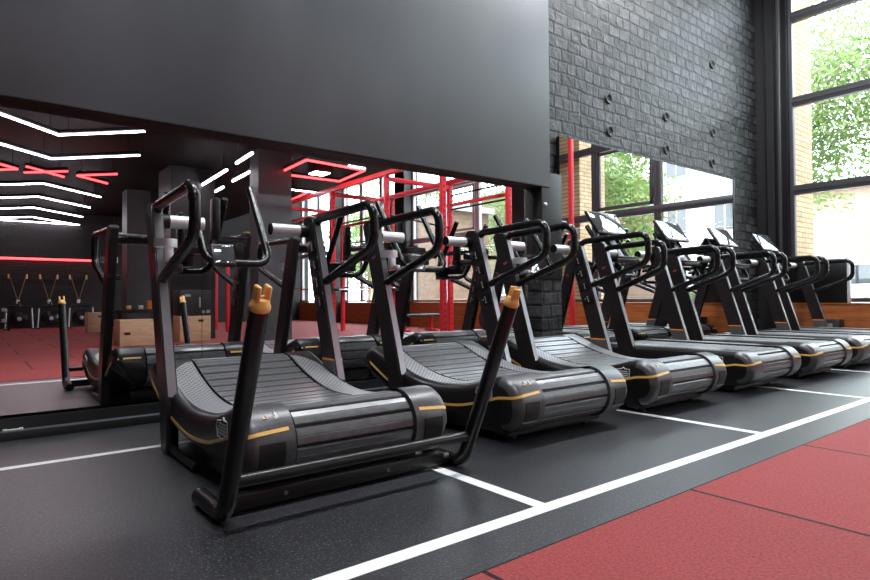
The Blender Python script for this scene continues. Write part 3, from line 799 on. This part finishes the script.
# red rig
rig = thing('power_rig', 'tall red training rig with uprights and long top rails by the windows', 'rig', (6, -1.72, 0))
ys = [-5.0, -2.75, -.72, .9]
HZ = 3.06
for x in (6.0, 7.5):
    for y in ys:
        mb = MB().bx(x - 6 - .045, x - 6 + .045, y + 2 - .04, y + 2 + .04, .01, HZ, .006)
        p = mb.build('upright', 'red_metal', rig)
        h = MB()
        for k in range(28):
            z = .3 + k * .1
            h.bx(x - 6 - .012, x - 6 + .012, y + 2 + .0395, y + 2 + .041, z, z + .03)
        h.build('hole_row', 'recess', p)
        MB().bx(x - 6 - .09, x - 6 + .09, y + 2 - .09, y + 2 + .09, 0, .012).build('foot_plate', 'red_metal', p)
    MB().bx(x - 6 - .045, x - 6 + .045, -3.1, 3.0, HZ, HZ + .09, .006).build('top_rail', 'red_metal', rig)
    MB().bx(x - 6 - .03, x - 6 + .03, -3.0, 2.9, 2.62, 2.68, .006).build('lower_rail', 'red_metal', rig)
for y in ys:
    MB().bx(.045, 1.455, y + 2 - .035, y + 2 + .035, HZ - .1, HZ - .02, .006).build('cross_beam', 'red_metal', rig)
for (x, y0, y1, z) in ((7.5, -.72, .9, 2.84), (7.5, -.72, .9, 2.56), (6.0, -2.75, -.72, 2.35), (7.5, -5.0, -2.75, 2.2)):
    MB().tube([(x - 6, y0 + 2, z), (x - 6, y1 + 2, z)], .018, 10).build('pull_up_bar', 'black_metal', rig)
MB().tube([(.0, -.72 + 2, 2.35), (1.5, -.72 + 2, 2.2)], .018, 10).build('pull_up_bar', 'black_metal', rig)
for (x, y) in ((6.0, -5.0), (7.5, -2.75), (6.0, -2.75), (7.5, -5.0)):
    MB().bx(x - 6 - .07, x - 6 + .07, y + 2 + .03, y + 2 + .15, .98, 1.03, .006).build('bar_hook', 'black_metal', rig)
MB().bx(3.19, 3.27, 2.86, 2.94, .01, 4.6, .006).build('upright', 'red_metal', rig)
MB().bx(1.5, 3.27, 2.86, 2.94, .02, .09, .006).build('cross_beam', 'red_metal', rig)
# second red rack further away
rk = thing('squat_rack', 'smaller red rack standing behind the stacked jump boxes', 'rack', (5.0, -6.4, 0))
for x, y in ((-.45, 0), (.15, 0), (-.45, -1.2), (.25, -1.2)):
    MB().bx(x - .04, x + .04, y - .04, y + .04, 0, 2.4, .006).build('upright', 'red_metal', rk)
MB().bx(-.45, .2, -.04, .04, 2.32, 2.4).bx(-.45, .25, -1.24, -1.16, 2.32, 2.4).bx(-.49, -.41, -1.2, 0, 2.32, 2.4).bx(.11, .21, -1.2, 0, 2.32, 2.4).build('top_frame', 'red_metal', rk)
def barbell(x0, x1, y, z, label, plates=True):
    t = thing('barbell', label, 'barbell', ((x0 + x1) / 2, y, z))
    h = (x1 - x0) / 2
    MB().tube([(-h, 0, 0), (h, 0, 0)], .016, 10).build('bar', 'chrome', t)
    if plates:
        for sx in (-1, 1):
            MB().lathe([(.02, -.03), (.21, -.03), (.225, -.015), (.225, .015), (.21, .03), (.02, .03), (.02, -.03)], (sx * (h - .22), 0, 0), 28, 'x').build('weight_plate', 'tyre', t)
            MB().lathe([(0, -.06), (.028, -.06), (.028, .06), (0, .06)], (sx * (h - .12), 0, 0), 12, 'x').build('sleeve', 'chrome', t)
    return t
barbell(5.3, 8.2, -4.62, 1.047, 'long steel barbell resting on the far hooks of the red rig', False)
barbell(5.6, 7.9, -2.37, 1.047, 'steel barbell with a dark plate on the near hooks of the red rig')
bn = thing('weight_bench', 'black padded bench with red legs under the red rig', 'bench', (8.75, -3.2, 0.0015))
MB().bx(-.60, .60, -.16, .16, .36, .43, .025).build('pad', 'black_foam', bn)
for sx in (-.42, .42):
    MB().bx(sx - .03, sx + .03, -.03, .03, 0, .36).bx(sx - .04, sx + .04, -.22, .22, 0, .05).build('leg', 'red_metal', bn)
pl = thing('weight_plate', 'dark round plate leaning against the wooden ledge', 'plate', (10.16, -2.2, .302))
MB().lathe([(.03, -.04), (.27, -.04), (.30, -.02), (.30, .02), (.27, .04), (.03, .04), (.03, -.04)], (0, 0, 0), 32, 'x').build('disc', 'column_grey', pl)
MB().lathe([(.03, -.045), (.07, -.045), (.07, .045), (.03, .045), (.03, -.045)], (0, 0, 0), 18, 'x').build('hub', 'chrome', pl)

# jump boxes
def jump_box(x, y, w, d, h, label, m='ply', hole=(0, .1)):
    t = thing('plyo_box', label, 'jump box', (x, y, 0.0015), 0, 'wooden jump boxes on the red floor')
    b = MB().bx(-w / 2, w / 2, -d / 2, d / 2, 0, h, .006).build('box_body', m, t)
    MB().bx(hole[0] - .05, hole[0] + .05, d / 2, d / 2 + .002, h * .6 + hole[1] - .06, h * .6 + hole[1] - .015).build('hand_hole', 'recess', t)
    return t
jump_box(2.41, -3.25, .64, .54, .46, 'wide low wooden jump box reflected left of the nearest treadmill', hole=(-.2, -.02)).children[1]
jump_box(3.50, -3.68, .58, .52, .50, 'wooden jump box carrying the black foam box', hole=(.10, .14))
jump_box(2.62, -9.1, .40, .48, .50, 'wooden jump box far back near the black brick wall', hole=(.08, .14))
fb = thing('foam_plyo_box', 'black foam jump box stacked on a wooden one', 'jump box', (3.50, -3.68, .5017))
MB().bx(-.29, .29, -.27, .27, 0, .50, .012).build('box_body', 'black_foam', fb)
mk = MB()
for k, (x, z, w, h) in enumerate(((-.20, .37, .10, .05), (.06, .16, .035, .20), (.12, .05, .05, .05), (.20, .05, .07, .06))):
    mk.bx(x, x + w, .2705, .272, z, z + h)
mk.build('printed_marks', 'grey_print', fb)
# dark low bench behind the wide box
lb = thing('storage_bench', 'low black bench with small colourful packs behind the wide jump box', 'bench', (3.12, -6.3, .0015))
MB().bx(-.5, .55, -.2, .2, .52, .60, .01).bx(-.5, .55, -.2, .2, .28, .34, .01).build('shelf', 'black_foam', lb)
for sx in (-.47, .52):
    MB().bx(sx - .03, sx + .03, -.18, .18, 0, .59).build('leg', 'black_metal', lb)
for x, c, l in ((-.25, 'yellow', 'small yellow pack on the low black bench'), (.0, 'label_white', 'small white pack on the low black bench'), (.18, 'orange', 'small orange bottle on the low black bench')):
    t = tag(MB().bx(-.05, .05, -.04, .04, 0, .09 if c != 'orange' else .2, .015).build('small_pack' if c != 'orange' else 'bottle', c), l, 'pack' if c != 'orange' else 'bottle'); t.location = (3.12 + x, -6.3, .6217 if False else .603)

# fan machines along the rear wall and the straps above them
xf = [1.17, 1.945, 2.72]
fl = ['leftmost of three black fan machines at the black brick wall', 'middle one of three black fan machines at the black brick wall', 'rightmost of three black fan machines, beside the far jump box']
sl_ = ['leftmost pair of straps with gold handles on the black brick wall', 'middle pair of straps with gold handles on the black brick wall', 'rightmost pair of straps with gold handles on the black brick wall']
def make_fan():
    t = thing('fan_machine', 'x', 'exercise machine', (0, 0, 0), 0, 'fan machines at the rear wall')
    MB().lathe([(0, .10), (.10, .10), (.20, .06), (.235, 0), (.235, -.10), (.2, -.14), (0, -.14)], (0, 0, .30), 28, 'y').build('fan_cage', 'gloss_black', t)
    MB().lathe([(0, .125), (.05, .12), (.06, .10), (0, .10)], (0, 0, .30), 18, 'y').build('hub', 'silver', t)
    r = MB()
    for k in range(3): r.lathe([(.10 + .05 * k, .098 - k * .017), (.107 + .05 * k, .103 - k * .017), (.114 + .05 * k, .096 - k * .018)], (0, 0, .30), 28, 'y')
    r.build('cage_ring', 'post_metal', t)
    for sx in (-1, 1):
        MB().tube([(sx * .30, 0, .60), (sx * .33, .02, .02)], .022, 10).build('leg', 'silver', t)
        MB().bx(sx * .33 - .04, sx * .33 + .04, -.25, .25, 0, .03, .008).build('foot', 'black_metal', t)
    MB().tube([(-.30, 0, .60), (-.26, 0, .66), (.26, 0, .66), (.30, 0, .60)], .026, 10).tube([(0, 0, .66), (0, -.02, .80)], .03, 10).build('arch', 'black_metal', t)
    return t
def make_strap():
    t = thing('suspension_strap', 'x', 'strap', (0, 0, 0), 0, 'strap pairs on the rear wall')
    MB().bx(-.045, .045, -.03, .03, -.06, .05, .012).build('anchor', 'label_white', t)
    for sx in (-1, 1):
        q = MB().tube([(sx * .01, 0, .03), (sx * .20, -.1, .76)], .012, 8).build('strap', 'strap', t)
        MB().bx(sx * .225 - .022, sx * .225 + .022, -.14, -.09, .68, .82, .01).build('handle', 'yellow', q)
    MB().bx(-.2, .2, -.2, -.16, .58, .66).build('hanger_bar', 'black_metal', t)
    return t
f0 = make_fan(); s0 = make_strap()
for k, x in enumerate(xf):
    f = f0 if k == 0 else copy_tree(f0); f.location = (x, YB + .75, 0.0015); f['label'] = fl[k]
    s = s0 if k == 0 else copy_tree(s0); s.location = (x, YB + .205, .80); s['label'] = sl_[k]
dr = thing('dumbbell_rack', 'small rack of chrome dumbbells at the left edge by the black brick wall', 'rack', (.66, YB + 1.5, 0.0015))
MB().bx(-.25, .25, -.15, .15, .20, .23).bx(-.25, .25, -.15, .15, .50, .53).bx(-.25, -.21, -.15, .15, 0, .55).bx(.21, .25, -.15, .15, 0, .55).build('rack_frame', 'black_metal', dr)
for z in (.26, .56):
    for x in (-.12, .12):
        t = tag(MB().lathe([(0, -.10), (.05, -.10), (.05, -.04), (.016, -.04), (.016, .04), (.05, .04), (.05, .10), (0, .10)], (0, 0, 0), 14, 'y').build('dumbbell', 'silver'), 'chrome dumbbell on the small rack by the black brick wall', 'dumbbell', 'chrome dumbbells on the rack')
        t.location = (.66 + x, YB + 1.5, z + .0215)

# ------------------------------------------------------------------ outside
struct('ground', MB().bx(XE + .3, 70, -50, 40, -.3, -.1), 'ground', 'pavement outside the windows')
for k, y in enumerate((3.93, -.30)):
    struct('wall_%s' % ('pier', 'pier_second', 'pier_third', 'pier_fourth')[k], MB().bx(10.50, 11.40 if k < 2 else 10.95, y, y + (.7 if k < 2 else 1.25), -.1, 7), 'yellow_brick' if k < 2 else 'brown_pier', 'pale yellow brick pier outside the window')
def tree(x, y, h, cr, label, m='leaf', n=5200, spread=1.0, base=1.8, leafs=.14):
    t = thing('street_tree', label, 'tree', (x, y, -.1), 0, 'trees outside the windows')
    rnd = random.Random(int(x * 100 + y * 10))
    tr = MB().tube([(0, 0, 0), (.05, .03, h * .3), (-.05, .05, h * .6), (0, 0, h * .85)], .17, 10, r2=.05)
    tr.build('trunk', 'bark', t)
    tips = []
    for k in range(9):
        a = k * 2.4 + rnd.random(); z0 = lerp(base, h * .75, k / 8)
        e = Vector((math.cos(a) * cr * .75, math.sin(a) * cr * .75, z0 + cr * .35))
        MB().tube([(0, 0, z0), (e.x * .45, e.y * .45, z0 + cr * .22), e], .06, 7, r2=.015).build('branch', 'bark', t)
        tips += [e, e * .6 + Vector((0, 0, z0 * .4))]
    tips.append(Vector((0, 0, h)))
    mb = MB()
    for k in range(n):
        c = rnd.choice(tips); rr = cr * .52
        g3 = lambda q: max(-1.5, min(1.5, rnd.gauss(0, 1))) * q
        p = c + Vector((g3(rr * .5), g3(rr * .5), g3(rr * .42)))
        if p.z < base * .6: continue
        u = Vector((rnd.uniform(-1, 1), rnd.uniform(-1, 1), rnd.uniform(-1, 1))).normalized(); w = u.orthogonal().normalized()
        s = leafs * rnd.uniform(.6, 1.25)
        mb.add([p - u * s, p + w * s * .55 - u * s * .1, p + u * s, p - w * s * .55 - u * s * .1], [[0, 1, 2, 3]])
    c = mb.build('crown', m, t); c['kind'] = 'stuff'
    return t
tree(17.2, 6.7, 8.8, 3.1, 'leafy maple outside the tall window, behind the yellow brick pier', n=26000, base=3.7, leafs=.085)
tree(20.0, -6.2, 8.5, 2.5, 'leafy tree outside, seen in the mirror on the brick wall', n=13000, base=2.4, leafs=.10)
tree(24.5, -14.0, 8.0, 2.7, 'tree outside the window behind the red rig', 'dark_leaf', 8000, leafs=.10)
tree(22.0, -21.5, 8.0, 2.8, 'deep green tree outside the third window', 'dark_leaf', 8000, leafs=.11)
tree(24.0, -30.0, 9.0, 3.0, 'large tree outside furthest from the mirror', 'leaf', 8000, leafs=.12)
def bush(x, y, s, label):
    t = thing('shrub', label, 'shrub', (x, y, -.1), 0, 'shrubs outside the windows'); rnd = random.Random(int(x * 7 + y * 13))
    mb = MB()
    for k in range(900):
        p = Vector((rnd.gauss(0, s * .4), rnd.gauss(0, s * .5), abs(rnd.gauss(s * .6, s * .35))))
        u = Vector((rnd.uniform(-1, 1), rnd.uniform(-1, 1), rnd.uniform(-1, 1))).normalized(); w = u.orthogonal().normalized(); q = .10 * rnd.uniform(.6, 1.2)
        mb.add([p - u * q, p + w * q * .6, p + u * q, p - w * q * .6], [[0, 1, 2, 3]])
    c = mb.build('foliage', 'leaf', t); c['kind'] = 'stuff'
    MB().tube([(0, 0, 0), (0, .02, s * .7)], .03, 6).build('stem', 'bark', t)
bush(15.0, 3.3, .8, 'rounded green shrub outside the tall window')
bush(15.0, .7, .9, 'green shrub outside, next to the tree seen in the brick wall mirror')
def building(x, y0, y1, h, m, label, wins=True):
    t = thing('brick_building', label, 'building', (x, (y0 + y1) / 2, -.1), 0, 'buildings across the street')
    c = (y0 + y1) / 2
    MB().bx(0, 6 if wins or h > 5 else 3, y0 - c, y1 - c, 0, h).build('facade', m, t)
    MB().bx(-.25, 6.2 if wins or h > 5 else 3.2, y0 - c - .2, y1 - c + .2, h, h + .25).build('roof', 'roof_tile', t)
    if wins:
        nrow = int(h // 3)
        ncol = max(1, int((y1 - y0) // 2.4))
        for r in range(nrow):
            for k in range(ncol):
                yy = y0 - c + (k + .5) * (y1 - y0) / ncol; z = 1.1 + r * 3
                w = MB().bx(-.06, .05, yy - .6, yy + .6, z, z + 1.5).build('window', 'label_white', t)
                MB().bx(-.075, -.058, yy - .52, yy - .03, z + .08, z + 1.42).bx(-.075, -.058, yy + .03, yy + .52, z + .08, z + 1.42).build('pane', 'dark_glass', w)
building(30, 7, 22, 5.6, 'pink_brick', 'long pale red brick building across the street behind the maple', False)
building(29, -9, 3.5, 9.5, 'render_wall', 'white rendered building across the street with rows of windows')
building(29, -24, -12, 8, 'brown_brick', 'brown brick building across the street behind the red rig')
building(15.0, -14.6, -10.4, 4.6, 'brown_brick', 'small brown brick outbuilding outside behind the red rig', False)
building(33, -44, -28, 8, 'pink_brick', 'pale brick building furthest along the street')
van = thing('van', 'white van parked across the street at the right edge', 'van', (21, 7.3, -.1), 0)
MB().prism([(-2.3, .35), (-2.3, 1.9), (-2.15, 2.05), (1.0, 2.05), (1.6, 1.3), (2.3, 1.1), (2.35, .35)], -.9, .9).build('body', 'white_paint_car', van)
for y in (-1.5, -.4, .55):
    MB().bx(-.915, -.895, y - .42, y + .42, 1.25, 1.8, .01).build('side_window', 'dark_glass', van)
for sx in (-.8, .8):
    for y in (-1.5, 1.5):
        MB().lathe([(0, -.1), (.25, -.1), (.33, -.08), (.33, .08), (.25, .1), (0, .1)], (sx, y, .33), 20, 'x').build('wheel', 'tyre', van)

# ------------------------------------------------------------------ camera
F = 591.64
cam = bpy.data.cameras.new('camera'); cam.sensor_width = 36; cam.lens = F / 870 * 36; cam.clip_start = .05; cam.clip_end = 300
co = bpy.data.objects.new('camera', cam); col.objects.link(co)
yaw, pitch, roll = R(38.312889642), R(.8589951454937), R(-.37248007807)
f = Vector((math.sin(yaw) * math.cos(pitch), math.cos(yaw) * math.cos(pitch), math.sin(pitch)))
r_ = Vector((math.cos(yaw), -math.sin(yaw), 0)); u_ = r_.cross(f)
c_, s_ = math.cos(roll), math.sin(roll)
rr, uu = c_ * r_ + s_ * u_, -s_ * r_ + c_ * u_
co.matrix_world = Matrix(((rr.x, uu.x, -f.x, 0), (rr.y, uu.y, -f.y, 0), (rr.z, uu.z, -f.z, .8), (0, 0, 0, 1)))
scene.camera = co

# ------------------------------------------------------------------ light
w = bpy.data.worlds.new('sky'); scene.world = w; w.use_nodes = True
nt = w.node_tree; bg = nt.nodes['Background']; bg.inputs['Color'].default_value = (.80, .90, 1.0, 1); bg.inputs['Strength'].default_value = 10
sun = bpy.data.lights.new('sun', 'SUN'); sun.energy = 6; sun.angle = R(1.5); sun.color = (1, .95, .86)
so = bpy.data.objects.new('sun', sun); col.objects.link(so)
so.rotation_euler = Vector((.50, -.30, -.81)).to_track_quat('-Z', 'Y').to_euler()
def area(name, loc, size, energy, target, color=(1, 1, 1), portal=False):
    l = bpy.data.lights.new(name, 'AREA'); l.shape = 'RECTANGLE'; l.size, l.size_y = size; l.energy = energy; l.color = color
    if portal: l.cycles.is_portal = True
    o = bpy.data.objects.new(name, l); col.objects.link(o); o.location = loc
    o.rotation_euler = (Vector(target) - Vector(loc)).to_track_quat('-Z', 'Z').to_euler()
    return o
def portal(y0, y1, z1):
    l = bpy.data.lights.new('window_portal', 'AREA'); l.shape = 'RECTANGLE'; l.size, l.size_y = (y1 - y0), (z1 - .75); l.cycles.is_portal = True
    o = bpy.data.objects.new('window_portal', l); col.objects.link(o)
    o.matrix_world = Matrix(((0, 0, 1, XE + .14), (1, 0, 0, (y0 + y1) / 2), (0, 1, 0, (z1 + .75) / 2), (0, 0, 0, 1)))
portal(-.83, 3.89, 6.15); portal(-5.6, -1.4, 6.15); portal(-9.7, -6.1, 6.15); portal(YB, -10.2, 6.15)
for x in (0.8, 3.4, 6.0, 8.4):
    area('ceiling_lamp', (x, 2.9, 6.1), (1.6, .25), 120, (x, 2.9, 0), (.93, .97, 1))
area('ceiling_lamp', (1.5, -.2, 6.1), (3.0, .3), 120, (2.5, 2.5, 0), (.93, .97, 1))

scene.view_settings.view_transform = 'Standard'; scene.view_settings.look = 'None'; scene.view_settings.gamma = 1; scene.view_settings.use_curve_mapping = False
scene.view_settings.exposure = 0.45
cy = scene.cycles; cy.use_denoising = True; cy.max_bounces = 8; cy.glossy_bounces = 5; cy.diffuse_bounces = 4; cy.transparent_max_bounces = 12; cy.sample_clamp_indirect = 8; cy.caustics_reflective = True
